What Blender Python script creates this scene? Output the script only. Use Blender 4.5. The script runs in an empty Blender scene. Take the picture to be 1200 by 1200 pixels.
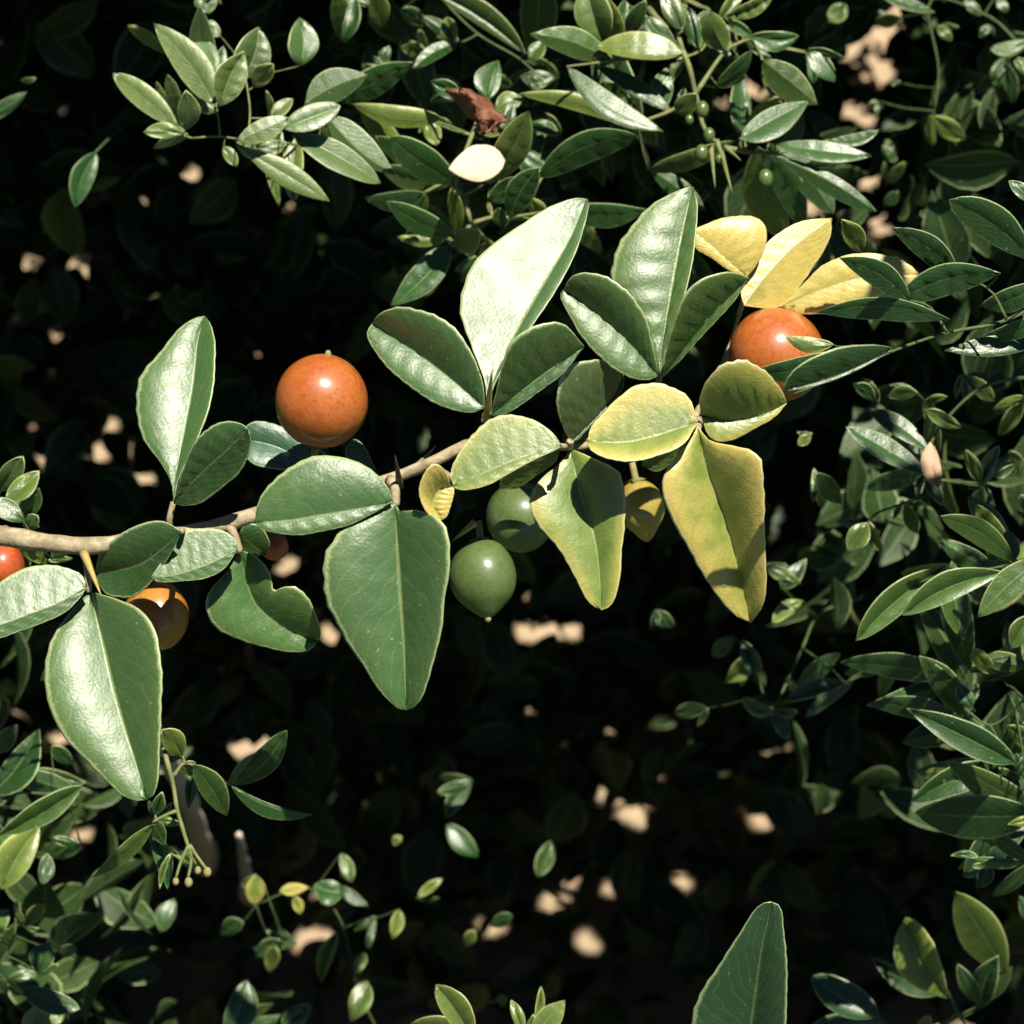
import bpy, math, random
import numpy as np
from mathutils import Vector

random.seed(7)
rng = np.random.default_rng(11)
S = bpy.context.scene
COL = S.collection

# ------------------------------------------------------------------ camera, sky, sun, exposure
PITCH = math.radians(40)
CAM = np.array([0.0, 0.0, 1.2])
RIGHT = np.array([1.0, 0, 0])
UP = np.array([0, math.sin(PITCH), math.cos(PITCH)])
FWD = np.array([0, math.cos(PITCH), -math.sin(PITCH)])
cam_data = bpy.data.cameras.new('camera')
cam = bpy.data.objects.new('camera', cam_data)
COL.objects.link(cam)
cam.location = CAM
cam.rotation_euler = (math.radians(90) - PITCH, 0, 0)
cam_data.lens = 90
cam_data.sensor_width = 36
cam_data.clip_start = 0.02
cam_data.clip_end = 500
cam_data.dof.use_dof = True
cam_data.dof.focus_distance = 0.597
cam_data.dof.aperture_fstop = 27
S.camera = cam

LC = np.array([0.20, 0.65, 0.73])
LC /= np.linalg.norm(LC)                               # towards the sun, camera axes (right, up, back)
SUN = LC[0] * RIGHT + LC[1] * UP - LC[2] * FWD          # towards the sun, world

world = bpy.data.worlds.new('World')
S.world = world
world.use_nodes = True
wn = world.node_tree
sky = wn.nodes.new('ShaderNodeTexSky')
sky.sky_type = 'NISHITA'
sky.sun_disc = False
sky.altitude = 3000
sky.dust_density = 0.2
sky.air_density = 0.6
sky.sun_elevation = math.asin(SUN[2])
sky.sun_rotation = math.atan2(SUN[0], SUN[1])
bg = wn.nodes['Background']
bg.inputs['Strength'].default_value = 0.05
wn.links.new(sky.outputs[0], bg.inputs[0])

sun_data = bpy.data.lights.new('sun', 'SUN')
sun_data.energy = 5.0
sun_data.angle = math.radians(0.5)
sun_data.color = (1.0, 0.93, 0.80)
sun = bpy.data.objects.new('sun', sun_data)
COL.objects.link(sun)
sun.rotation_euler = Vector(SUN).to_track_quat('Z', 'Y').to_euler()
sun.location = (0, 0, 5)

S.view_settings.view_transform = 'Standard'
S.view_settings.look = 'None'
S.view_settings.gamma = 1
S.view_settings.exposure = 0.68
S.view_settings.use_curve_mapping = False
S.cycles.max_bounces = 8

# ------------------------------------------------------------------ helpers
TAN = 0.2


def P(px, py, d):
    """world point seen at photo pixel (1200 grid) at depth d metres"""
    return CAM + FWD * d + RIGHT * ((px - 600) / 600 * TAN * d) + UP * ((600 - py) / 600 * TAN * d)


def ground_hit(px, py):
    v = FWD + RIGHT * ((px - 600) / 600 * TAN) + UP * ((600 - py) / 600 * TAN)
    return CAM + v * (-CAM[2] / v[2])


def smooth(me):
    me.polygons.foreach_set('use_smooth', [True] * len(me.polygons))


def mesh_obj(name, verts, faces, mat, parent=None, origin=None, uvs=None, shade=True):
    verts = np.asarray(verts, float)
    o_ = verts[0] if origin is None else np.asarray(origin, float)
    me = bpy.data.meshes.new(name)
    me.from_pydata((verts - o_).tolist(), [], faces)
    if uvs is not None:
        lay = me.uv_layers.new(name='UVMap')
        idx = np.empty(len(me.loops), int)
        me.loops.foreach_get('vertex_index', idx)
        lay.data.foreach_set('uv', np.asarray(uvs, float)[idx].ravel())
    me.materials.append(mat)
    if shade:
        smooth(me)
    ob = bpy.data.objects.new(name, me)
    COL.objects.link(ob)
    if parent is not None:
        ob.parent = parent
        ob.location = o_ - np.array(parent_world(parent))
    else:
        ob.location = o_
    return ob


def parent_world(p):
    v = np.array(p.location)
    while p.parent is not None:
        p = p.parent
        v = v + np.array(p.location)
    return v


def thing(name, label, cat, loc, group=None):
    e = bpy.data.objects.new(name, None)
    COL.objects.link(e)
    e.location = loc
    e.empty_display_size = 0.01
    e['label'] = label
    e['category'] = cat
    if group:
        e['group'] = group
    return e


def catmull(pts, n):
    """Catmull-Rom through pts, resampled to n points equally spaced by arc length"""
    p = np.asarray(pts, float)
    q = np.vstack([2 * p[0] - p[1], p, 2 * p[-1] - p[-2]])
    out = []
    for i in range(1, len(q) - 2):
        a, b, c, d = q[i - 1], q[i], q[i + 1], q[i + 2]
        for t in np.linspace(0, 1, 10, endpoint=False):
            out.append(0.5 * (2 * b + (c - a) * t + (2 * a - 5 * b + 4 * c - d) * t * t + (3 * b - a - 3 * c + d) * t ** 3))
    out.append(p[-1])
    out = np.array(out)
    s = np.r_[0, np.cumsum(np.linalg.norm(np.diff(out, axis=0), axis=1))]
    u = np.linspace(0, s[-1], n)
    return np.stack([np.interp(u, s, out[:, k]) for k in range(out.shape[1])], 1)


def tube(paths, seg=8):
    """paths: list of (points Nx3, radii N) -> verts, faces of capped tubes"""
    V, F = [], []
    for pts, rad in paths:
        pts = np.asarray(pts, float)
        n = len(pts)
        t = np.gradient(pts, axis=0)
        t /= np.linalg.norm(t, axis=1)[:, None] + 1e-12
        ref = np.array([0.3, 0.2, 0.93])
        b0 = len(V)
        for i in range(n):
            a = np.cross(t[i], ref)
            a /= np.linalg.norm(a) + 1e-12
            b = np.cross(t[i], a)
            for k in range(seg):
                th = 2 * math.pi * k / seg
                V.append(pts[i] + rad[i] * (math.cos(th) * a + math.sin(th) * b))
        for i in range(n - 1):
            for k in range(seg):
                k2 = (k + 1) % seg
                F.append((b0 + i * seg + k, b0 + i * seg + k2, b0 + (i + 1) * seg + k2, b0 + (i + 1) * seg + k))
        F.append(tuple(b0 + k for k in range(seg))[::-1])
        F.append(tuple(b0 + (n - 1) * seg + k for k in range(seg)))
    return np.array(V), F


# ------------------------------------------------------------------ materials
class NT:
    def __init__(self, name):
        self.m = bpy.data.materials.new(name)
        self.m.use_nodes = True
        self.t = self.m.node_tree
        self.t.nodes.clear()
        self.out = self.t.nodes.new('ShaderNodeOutputMaterial')

    def n(self, typ, **kw):
        nd = self.t.nodes.new(typ)
        for k, v in kw.items():
            setattr(nd, k, v)
        return nd

    def link(self, a, b):
        self.t.links.new(a, b)

    def val(self, sock, v):
        if hasattr(v, 'is_output'):
            self.link(v, sock)
        else:
            sock.default_value = v

    def math(self, op, a, b=0.0, c=None, clamp=False):
        nd = self.n('ShaderNodeMath', operation=op)
        nd.use_clamp = clamp
        self.val(nd.inputs[0], a)
        self.val(nd.inputs[1], b)
        if c is not None:
            self.val(nd.inputs[2], c)
        return nd.outputs[0]

    def mix(self, f, a, b, mode='MIX'):
        nd = self.n('ShaderNodeMix', data_type='RGBA', blend_type=mode)
        self.val(nd.inputs[0], f)
        self.val(nd.inputs[6], a if hasattr(a, 'is_output') else (*a, 1))
        self.val(nd.inputs[7], b if hasattr(b, 'is_output') else (*b, 1))
        return nd.outputs[2]

    def noise(self, vec, scale, detail=3.0, rough=0.55):
        nd = self.n('ShaderNodeTexNoise')
        self.link(vec, nd.inputs['Vector'])
        nd.inputs['Scale'].default_value = scale
        nd.inputs['Detail'].default_value = detail
        nd.inputs['Roughness'].default_value = rough
        return nd.outputs[0]

    def ramp(self, v, lo, hi, a=0.0, b=1.0):
        nd = self.n('ShaderNodeMapRange', interpolation_type='SMOOTHSTEP')
        self.link(v, nd.inputs[0])
        for k, x in zip((1, 2, 3, 4), (lo, hi, a, b)):
            nd.inputs[k].default_value = x
        return nd.outputs[0]


def leaf_material(name, rough, trans, per_island=False, ribs=0.1, spec=0.65):
    m = NT(name)
    geo = m.n('ShaderNodeNewGeometry')
    uv = m.n('ShaderNodeTexCoord')
    sep = m.n('ShaderNodeSeparateXYZ')
    m.link(uv.outputs['UV'], sep.inputs[0])
    a = m.math('ABSOLUTE', m.math('MULTIPLY_ADD', sep.outputs[0], 2.0, -1.0))
    v = sep.outputs[1]
    pos = geo.outputs['Position']
    nz = m.noise(pos, 160, 4)
    nf = m.noise(pos, 1400, 2)
    oi = m.n('ShaderNodeObjectInfo')
    col = oi.outputs['Color']
    yel = oi.outputs['Alpha']
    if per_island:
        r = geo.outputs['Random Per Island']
        col = m.mix(r, (0.014, 0.036, 0.01), (0.03, 0.062, 0.016))  # fill leaves coloured darker to deepen the shade inside the shrub
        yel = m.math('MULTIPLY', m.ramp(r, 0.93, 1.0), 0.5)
    # yellowing grows towards the margin and tip, in blotches
    g = m.math('MULTIPLY', a, a)
    g = m.math('MULTIPLY_ADD', g, 0.85, 0.15)
    g = m.math('MULTIPLY_ADD', v, 0.35, g)
    g = m.math('ADD', g, m.math('MULTIPLY_ADD', nz, 1.2, -0.6))
    yf = m.math('MULTIPLY', yel, m.math('ADD', g, m.math('MULTIPLY', yel, 0.75)), clamp=True)
    c = m.mix(m.math('MULTIPLY', yf, 1.7, clamp=True), col, (0.22, 0.28, 0.045))
    c = m.mix(m.math('MULTIPLY_ADD', yf, 2.0, -1.0, clamp=True), c, (0.61, 0.48, 0.11))
    c = m.mix(m.math('MULTIPLY', m.ramp(nf, 0.35, 0.75), 0.25), c, m.mix(1.0, c, (0.45, 0.5, 0.4), 'MULTIPLY'))
    c = m.mix(m.math('MULTIPLY', m.ramp(nz, 0.45, 0.75), 0.2), c, (0.065, 0.16, 0.045))
    # lateral veins
    n0 = m.noise(pos, 75, 2)
    ph = m.math('MULTIPLY_ADD', v, 9.0, m.math('MULTIPLY', a, -3.4))
    ph = m.math('ADD', ph, m.math('MULTIPLY', n0, 2.6))
    vein = m.math('SINE', m.math('MULTIPLY', ph, 6.283))
    c = m.mix(m.ramp(vein, 0.9, 1.0, 0.0, 0.2), c, (0.2, 0.28, 0.1))
    rib = m.ramp(a, 0.015, 0.05, 1.0, 0.0)
    c = m.mix(m.math('MULTIPLY', rib, 0.55), c, (0.26, 0.32, 0.12))
    edge = m.ramp(m.math('ADD', a, m.math('MULTIPLY_ADD', nf, 0.1, -0.05)), 0.90, 0.985)
    c = m.mix(m.math('MULTIPLY', edge, 0.85), c, m.mix(yel, (0.40, 0.5, 0.24), (0.72, 0.6, 0.26)))
    # dust and water specks
    sp = m.ramp(m.noise(pos, 700, 1), 0.72, 0.78)
    c = m.mix(m.math('MULTIPLY', sp, 0.5), c, (0.35, 0.36, 0.25))
    # small brown scars
    sc = m.ramp(m.noise(pos, 210, 2), 0.735, 0.77)
    c = m.mix(m.math('MULTIPLY', sc, 0.7), c, (0.12, 0.075, 0.03))
    bs = m.n('ShaderNodeBsdfPrincipled')
    m.link(c, bs.inputs['Base Color'])
    m.link(m.math('MULTIPLY_ADD', nz, 0.22, rough - 0.11), bs.inputs['Roughness'])
    bs.inputs['IOR'].default_value = 1.4 if per_island else 1.55
    bs.inputs['Specular IOR Level'].default_value = 0.5 if per_island else spec
    h = m.math('ADD', m.math('MULTIPLY', nf, 0.5), m.math('MULTIPLY', vein, m.math('MULTIPLY', n0, -ribs)))
    h = m.math('ADD', h, m.math('MULTIPLY', nz, 0.7))
    bp = m.n('ShaderNodeBump')
    bp.inputs['Strength'].default_value = 0.32
    bp.inputs['Distance'].default_value = 0.0006
    m.link(h, bp.inputs['Height'])
    m.link(bp.outputs[0], bs.inputs['Normal'])
    tr = m.n('ShaderNodeBsdfTranslucent')
    m.link(m.mix(0.6, c, (0.13, 0.34, 0.02)), tr.inputs[0])
    mx = m.n('ShaderNodeMixShader')
    mx.inputs[0].default_value = trans
    m.link(bs.outputs[0], mx.inputs[1])
    m.link(tr.outputs[0], mx.inputs[2])
    m.link(mx.outputs[0], m.out.inputs[0])
    return m.m


def bark_material(name, c1, c2, scale=300):
    m = NT(name)
    tc = m.n('ShaderNodeTexCoord')
    nz = m.noise(tc.outputs['Object'], scale, 5, 0.65)
    c = m.mix(m.ramp(nz, 0.35, 0.7), c1, c2)
    bs = m.n('ShaderNodeBsdfPrincipled')
    m.link(c, bs.inputs['Base Color'])
    bs.inputs['Roughness'].default_value = 0.7
    bp = m.n('ShaderNodeBump')
    bp.inputs['Strength'].default_value = 0.6
    bp.inputs['Distance'].default_value = 0.0006
    m.link(nz, bp.inputs['Height'])
    m.link(bp.outputs[0], bs.inputs['Normal'])
    m.link(bs.outputs[0], m.out.inputs[0])
    return m.m


def peel_material(name, base, dark, rough=0.3, tint=None):
    m = NT(name)
    tc = m.n('ShaderNodeTexCoord')
    ob = tc.outputs['Object']
    nz = m.noise(ob, 130, 3)
    c = m.mix(m.ramp(nz, 0.3, 0.7), base, tint or base)
    vo = m.n('ShaderNodeTexVoronoi')
    m.link(ob, vo.inputs['Vector'])
    vo.inputs['Scale'].default_value = 1250
    sizes = m.noise(ob, 600, 2)
    pit = m.math('MULTIPLY', m.ramp(vo.outputs['Distance'], 0.08, 0.36, 1.0, 0.0), m.ramp(sizes, 0.38, 0.62))
    c = m.mix(m.math('MULTIPLY', pit, 0.9), c, dark)
    c = m.mix(m.math('MULTIPLY', m.ramp(m.noise(ob, 900, 3, 0.7), 0.42, 0.7), 0.45), c, dark)
    scar = m.ramp(m.noise(ob, 95, 4, 0.7), 0.66, 0.72)
    c = m.mix(m.math('MULTIPLY', scar, 0.5), c, (0.24, 0.15, 0.06))
    bs = m.n('ShaderNodeBsdfPrincipled')
    m.link(c, bs.inputs['Base Color'])
    bs.inputs['Roughness'].default_value = rough
    bs.inputs['IOR'].default_value = 1.45
    bs.inputs['Coat Weight'].default_value = 0.9
    bs.inputs['Coat Roughness'].default_value = 0.2
    bs.inputs['Subsurface Weight'].default_value = 0.12
    bs.inputs['Subsurface Radius'].default_value = (0.004, 0.0015, 0.0006)
    bp = m.n('ShaderNodeBump')
    bp.inputs['Strength'].default_value = 0.12
    bp.inputs['Distance'].default_value = 0.00015
    bp.invert = True
    m.link(pit, bp.inputs['Height'])
    m.link(bp.outputs[0], bs.inputs['Normal'])
    m.link(bs.outputs[0], m.out.inputs[0])
    return m.m


def ground_material():
    m = NT('soil_and_added_lawn')
    geo = m.n('ShaderNodeNewGeometry')
    pos = geo.outputs['Position']
    n1 = m.noise(pos, 9, 6, 0.7)
    n2 = m.noise(pos, 160, 4, 0.7)
    soil = m.mix(m.ramp(n1, 0.35, 0.65), (0.47, 0.36, 0.235), (0.40, 0.295, 0.19))
    soil = m.mix(m.math('MULTIPLY', m.ramp(n2, 0.5, 0.75), 0.5), soil, (0.22, 0.14, 0.085))
    added_lawn = m.mix(n1, (0.03, 0.055, 0.016), (0.055, 0.075, 0.025))  # unseen dark grass added around the soil to limit bounced light
    sep = m.n('ShaderNodeSeparateXYZ')
    m.link(pos, sep.inputs[0])
    dx = m.math('MULTIPLY', sep.outputs[0], sep.outputs[0])
    dy = m.math('SUBTRACT', sep.outputs[1], 1.7)
    rr = m.math('SQRT', m.math('MULTIPLY_ADD', dy, dy, dx))
    f = m.ramp(m.math('MULTIPLY_ADD', n1, 0.6, rr), 1.35, 1.6)
    c = m.mix(f, soil, added_lawn)
    bs = m.n('ShaderNodeBsdfPrincipled')
    m.link(c, bs.inputs['Base Color'])
    bs.inputs['Roughness'].default_value = 0.95
    bp = m.n('ShaderNodeBump')
    bp.inputs['Strength'].default_value = 0.7
    bp.inputs['Distance'].default_value = 0.006
    m.link(n2, bp.inputs['Height'])
    m.link(bp.outputs[0], bs.inputs['Normal'])
    m.link(bs.outputs[0], m.out.inputs[0])
    return m.m


M_LEAF = leaf_material('waxy_leaf', 0.47, 0.07, ribs=0.08, spec=0.95)
M_BACK = leaf_material('glossy_small_leaf', 0.38, 0.06, ribs=0.03, spec=0.5)
M_FILL = leaf_material('shade_toned_leaf', 0.5, 0.05, per_island=True, ribs=0.0)
M_STEM = bark_material('green_stem', (0.13, 0.17, 0.05), (0.24, 0.24, 0.1))
M_DIM = bark_material('shade_toned_stem', (0.05, 0.085, 0.022), (0.09, 0.12, 0.04))  # darker copy of the green stem, shade put into its colour
M_TWIG = bark_material('pale_twig_bark', (0.25, 0.2, 0.11), (0.47, 0.4, 0.26), 330)
M_DEAD = bark_material('dead_wood', (0.5, 0.41, 0.31), (0.62, 0.53, 0.42), 260)
M_THORN = bark_material('thorn', (0.36, 0.28, 0.07), (0.45, 0.36, 0.12), 400)
M_DARKTHORN = bark_material('dark_thorn', (0.06, 0.06, 0.03), (0.12, 0.11, 0.05), 400)
M_WITHER = bark_material('withered_leaf', (0.13, 0.042, 0.02), (0.29, 0.125, 0.06), 330)
M_CREAM = bark_material('dead_cream_leaf', (0.62, 0.5, 0.34), (0.72, 0.62, 0.45), 200)
M_LITTER = bark_material('dry_litter', (0.3, 0.2, 0.12), (0.52, 0.38, 0.25), 60)
M_ORANGE = peel_material('orange_peel', (0.42, 0.105, 0.017), (0.2, 0.034, 0.006), 0.5, (0.47, 0.135, 0.02))
M_AMBER = peel_material('amber_peel', (0.5, 0.19, 0.022), (0.3, 0.09, 0.008), 0.5, (0.42, 0.2, 0.025))
M_RED = peel_material('red_peel', (0.38, 0.07, 0.014), (0.2, 0.03, 0.006), 0.5, (0.5, 0.1, 0.016))
M_GREEN = peel_material('green_peel', (0.085, 0.138, 0.032), (0.04, 0.075, 0.016), 0.5, (0.11, 0.16, 0.045))
M_LIME = peel_material('yellow_green_peel', (0.42, 0.3, 0.05), (0.26, 0.17, 0.03), 0.5, (0.34, 0.29, 0.05))
M_CALYX = bark_material('calyx', (0.2, 0.19, 0.06), (0.35, 0.28, 0.12), 500)

# ------------------------------------------------------------------ setting: ground
gm = ground_material()
NG = 60
gx = np.sign(np.linspace(-1, 1, NG)) * np.abs(np.linspace(-1, 1, NG)) ** 3 * 90
gv = np.array([[x, y + 1.7, 0.012 * math.sin(7 * x + 3 * y) * math.cos(5 * y) if abs(x) < 3 and abs(y) < 3 else 0] for y in gx for x in gx])
gf = [(j * NG + i, j * NG + i + 1, (j + 1) * NG + i + 1, (j + 1) * NG + i) for j in range(NG - 1) for i in range(NG - 1)]
ground = mesh_obj('ground', gv, gf, gm, origin=(0, 0, 0))
ground['kind'] = 'structure'

# ------------------------------------------------------------------ leaf solver: tilt the two halves so that real light gives each half its tone
TONE = {'B': 0.68, 's': 0.36, 'm': 0.16, 'g': 0.04, 'd': 0.03, 'k': 0.012}
H_ = LC + np.array([0, 0, 1.0])
H_ /= np.linalg.norm(H_)


def shade_model(n, alb, rough):
    nl = np.clip(n @ LC, 0, None)
    nh = np.clip(n @ H_, 0, 1)
    nv = np.clip(n[..., 2], 0.05, 1)
    al = rough * rough
    D = al * al / (math.pi * (nh * nh * (al * al - 1) + 1) ** 2)
    spec = 0.068 * D / (4 * np.maximum(nv, 0.2)) * 0.9
    return 5 * (alb / math.pi * nl + spec * (nl > 0)) + 0.008


_A, _SL, _SR = np.meshgrid(np.linspace(-0.8, 0.8, 17), np.linspace(-0.45, 1.1, 14), np.linspace(-0.45, 1.1, 14), indexing='ij')


def solve(d, tl, tr, alb=0.085, rough=0.47):
    """d: leaf direction in the picture (y up). Returns slope along, left and right"""
    p = np.array([-d[1], d[0]])

    def nrm(gx, gy):
        n = np.stack([-gx, -gy, np.ones_like(gx)], -1)
        return n / np.linalg.norm(n, axis=-1, keepdims=True)
    L = shade_model(nrm(_A * d[0] + _SL * p[0], _A * d[1] + _SL * p[1]), alb, rough)
    R = shade_model(nrm(_A * d[0] - _SR * p[0], _A * d[1] - _SR * p[1]), alb, rough)
    e = np.abs(np.log(L / TONE[tl])) + np.abs(np.log(R / TONE[tr])) + 0.25 * np.abs(_A) + 0.12 * (np.abs(_SL - 0.3) + np.abs(_SR - 0.3)) + 0.35 * np.clip(-_SL - _SR, 0, None)
    i = np.unravel_index(np.argmin(e), e.shape)
    return _A[i], _SL[i], _SR[i]


LIT = []          # (world point, radius) that must see the sun and the camera


def build_leaf(parent, mid, left, right, d0, slopes, mat, color, yel, name='leaf', nu=(0.05, 0.3, 0.6, 0.85, 0.95, 1.0), curl=0.1, wavy=0.0004, crenate=0.012, thick=0.00035, edge_curl=0.5, label=None):
    a, sl, sr = slopes
    a, sl, sr = a + curl, sl + 0.45 * edge_curl * (sl > 0), sr + 0.45 * edge_curl * (sr > 0)   # the solved tilt holds half way out
    n = len(mid)
    pxm = TAN * d0 / 600
    seg = np.r_[0, np.cumsum(np.linalg.norm(np.diff(mid, axis=0), axis=1))] * pxm
    Ltot = seg[-1]
    t = np.linspace(0, 1, n)
    zmid = d0 - (a * seg - curl * Ltot * t * t)
    ph = random.uniform(0, 6.28)
    ncr = 15
    us = [-u for u in nu[::-1]] + [0.0] + list(nu)
    V, UV = [], []
    wob = [[random.uniform(-1, 1) for _ in range(6)] for _ in range(2)]
    for i in range(n):
        for u in us:
            wb = wob[0] if u < 0 else wob[1]
            irr = crenate * 1.5 * (wb[0] * math.sin(t[i] * 9 + 6 * wb[1]) + wb[2] * math.sin(t[i] * 17 + 6 * wb[3]) + 0.7 * wb[4] * math.sin(t[i] * 37 + 6 * wb[5]))
            side = left if u < 0 else right
            s = sl if u < 0 else sr
            au = abs(u)
            w_full = np.linalg.norm(side[i] - mid[i]) * pxm
            k = au * (1 + crenate * math.sin(t[i] * 2 * math.pi * ncr + ph + (1 if u < 0 else 0)) * (au > 0.9) * (0.1 < t[i]) + irr * au * au)
            q = mid[i] + (side[i] - mid[i]) * k
            w = w_full * au
            rise = s * w + edge_curl * (0.0 if s < 0 else -1) * w * au * au * 0.6
            rise += wavy * math.sin(2 * math.pi * (t[i] * 8 - au * 2.2) + ph) * 4 * au * (1 - au)
            V.append(P(q[0], q[1], zmid[i] - rise))
            UV.append((0.5 + 0.5 * u, t[i]))
    m = len(us)
    F = [(i * m + j, (i + 1) * m + j, (i + 1) * m + j + 1, i * m + j + 1) for i in range(n - 1) for j in range(m - 1)]
    ob = mesh_obj(name, V, F, mat, parent, origin=V[m // 2], uvs=UV)
    ob.color = (*color, yel)
    so = ob.modifiers.new('thickness', 'SOLIDIFY')
    so.thickness = thick
    so.offset = 0
    if label:
        ob['label'] = label
    return ob


def unit_dir(b, t):
    d = np.array([t[0] - b[0], b[1] - t[1]], float)
    return d / np.linalg.norm(d)


def hero(parent, d0, mid, A, ta, B, tb, yel=0.0, color=(0.046, 0.122, 0.026), curl=0.1, wavy=0.00035, label=None, mat=None, n=30, name='leaf', **kw):
    mid, A, B = [np.array(x, float).reshape(-1, 2) for x in (mid, A, B)]
    d = unit_dir(mid[0], mid[-1])
    A = np.vstack([mid[:1], A, mid[-1:]])
    B = np.vstack([mid[:1], B, mid[-1:]])
    p = np.array([-d[1], d[0]])
    ca = A.mean(0) - mid.mean(0)
    is_left = (ca[0] * p[0] - ca[1] * p[1]) > 0
    L, R, tl, tr = (A, B, ta, tb) if is_left else (B, A, tb, ta)
    alb = 0.09 * (1 - yel) + 0.3 * yel
    sl = solve(d, tl, tr, alb=alb)
    return build_leaf(parent, catmull(mid, n), catmull(L, n), catmull(R, n), d0, sl, mat or M_LEAF, color, yel, curl=curl, wavy=wavy, label=label, name=name, **kw)


def small(parent, spec, d0, color, mat=None, lit=True, name='leaf', label=None):
    """spec: base x, y, tip x, y, left width, right width, tones, depth offset in mm, yellowing"""
    bx, by, tx, ty, wl, wr, tones = spec[:7]
    wl, wr = wl * 1.06, wr * 1.06
    if tones in ('ss', 'BB', 'sB') and mat is None and d0 > .8:
        wl, wr = wl * 0.75, wr * 0.75
    dz = spec[7] if len(spec) > 7 else random.uniform(-8, 8)
    yel = spec[8] if len(spec) > 8 else random.choice([0, 0, 0, 0, 0.12, 0.25, 0.4])
    d0 = d0 + dz / 1000
    b, t = np.array([bx, by], float), np.array([tx, ty], float)
    ln = np.linalg.norm(t - b)
    d = unit_dir(b, t)
    pl = np.array([-d[1], -d[0]])                      # left of the direction of growth, pixel axes
    n = 14 if ln > 60 else 10
    tt = np.linspace(0, 1, n)
    bend = random.uniform(-0.09, 0.09) * ln
    mid = b + (t - b) * tt[:, None] + pl * (bend * np.sin(math.pi * tt))[:, None]
    p1, p2 = random.uniform(0.7, 1.0), random.uniform(0.72, 1.08)
    prof = np.clip(tt, 0, 1) ** p1 * np.clip(1 - tt, 0, 1) ** p2
    prof /= prof.max()
    left = mid + pl * (wl * prof)[:, None]
    right = mid - pl * (wr * prof)[:, None]
    sl = solve(d, tones[0], tones[1], alb=0.075 * (1 - yel) + 0.25 * yel, rough=0.40)
    c = np.array(color) * random.uniform(0.65, 1.1)
    ob = build_leaf(parent, mid, left, right, d0, sl, mat or M_BACK, c, yel, nu=(0.06, 0.5, 0.93, 1.0), curl=random.uniform(0.0, 0.32), wavy=random.uniform(0.0002, 0.0007), crenate=0.01, thick=0.0003, name=name, label=label)
    if lit and not tones in ('kk', 'dd'):
        pxm = TAN * d0 / 600
        for f in (0.3, 0.7):
            q = b + (t - b) * f
            LIT.append((P(q[0], q[1], d0), max(0.002, min(wl + wr, 40) * 0.5 * pxm)))
    return ob


def px_path(pts, n, r0, r1):
    """[(px, py, d)] and radii in px at the ends -> tube path"""
    c = catmull([(x, y, d * 1000) for x, y, d in pts], n)
    W = np.array([P(x, y, d / 1000) for x, y, d in c])
    r = np.linspace(r0, r1, n) * TAN * (c[:, 2] / 1000) / 600
    r = r * (1 + 0.05 * np.sin(np.linspace(0, 9, n)) + 0.05 * np.sin(np.arange(n) * 2.3) + 0.04 * np.sin(np.arange(n) * 1.1 + 2))
    return W, r


def thorn(parent, b, t, d0, d1, r, mat):
    n = 7
    pts = [P(b[0] + (t[0] - b[0]) * f, b[1] + (t[1] - b[1]) * f, d0 + (d1 - d0) * f) for f in np.linspace(0, 1, n)]
    rad = np.linspace(1, 0.04, n) ** 0.8 * r * TAN * d0 / 600
    V, F = tube([(pts, rad)], 7)
    return mesh_obj('thorn', V, F, mat, parent)


# ------------------------------------------------------------------ the fruiting branch
D = 0.6
br = thing('citrus_branch', 'long fruiting citrus branch of large three-part leaves crossing the sunny middle, some leaves yellow', 'branch', P(300, 602, D))
paths = [px_path([(-60, 622, .603), (0, 628, .602), (60, 637, .6), (110, 640, .6), (160, 632, .602), (215, 625, .602), (260, 616, .602), (300, 603, .602), (360, 590, .604)], 30, 12, 8.5),
         px_path([(360, 590, .604), (420, 575, .604), (480, 553, .602), (520, 535, .6), (560, 515, .602), (610, 512, .607), (660, 524, .607), (740, 512, .61), (815, 494, .604), (850, 482, .612), (872, 476, .622)], 36, 8, 3.5)]
for pts, r0, r1 in [
        ([(197, 622, .602), (199, 606, .6), (203, 588, .6)], 5, 3),
        ([(560, 516, .602), (567, 500, .597), (570, 484, .597)], 6, 4),
        ([(757, 508, .61), (768, 470, .604), (773, 438, .602)], 5, 3.5),
        ([(458, 563, .602), (463, 575, .596), (463, 592, .593)], 7, 5),
        ([(98, 640, .6), (102, 665, .597), (104, 694, .596)], 5, 3.5),
        ([(268, 615, .602), (275, 628, .6), (281, 648, .601)], 6, 4),
        ([(213, 624, .602), (214, 622, .594), (212, 623, .59)], 5, 3),
        ([(668, 524, .607), (667, 520, .602), (669, 516, .601)], 5, 4),
        ([(818, 494, .604), (818, 497, .596), (818, 502, .593)], 6, 4),
        ([(655, 523, .607), (662, 523, .592), (656, 523, .59)], 4, 3),
        ([(500, 544, .602), (530, 560, .597), (530, 570, .592)], 5, 3),
        ([(812, 492, .606), (850, 420, .65), (874, 340, .635), (872, 355, .621)], 4, 2.5),
        ([(850, 420, .65), (895, 385, .645), (919, 358, .622)], 4, 2.5)]:
    paths.append(px_path(pts, 8, r0, r1))
V, F = tube(paths, 9)
mesh_obj('twig', V, F, M_TWIG, br, origin=P(300, 602, D))

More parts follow.
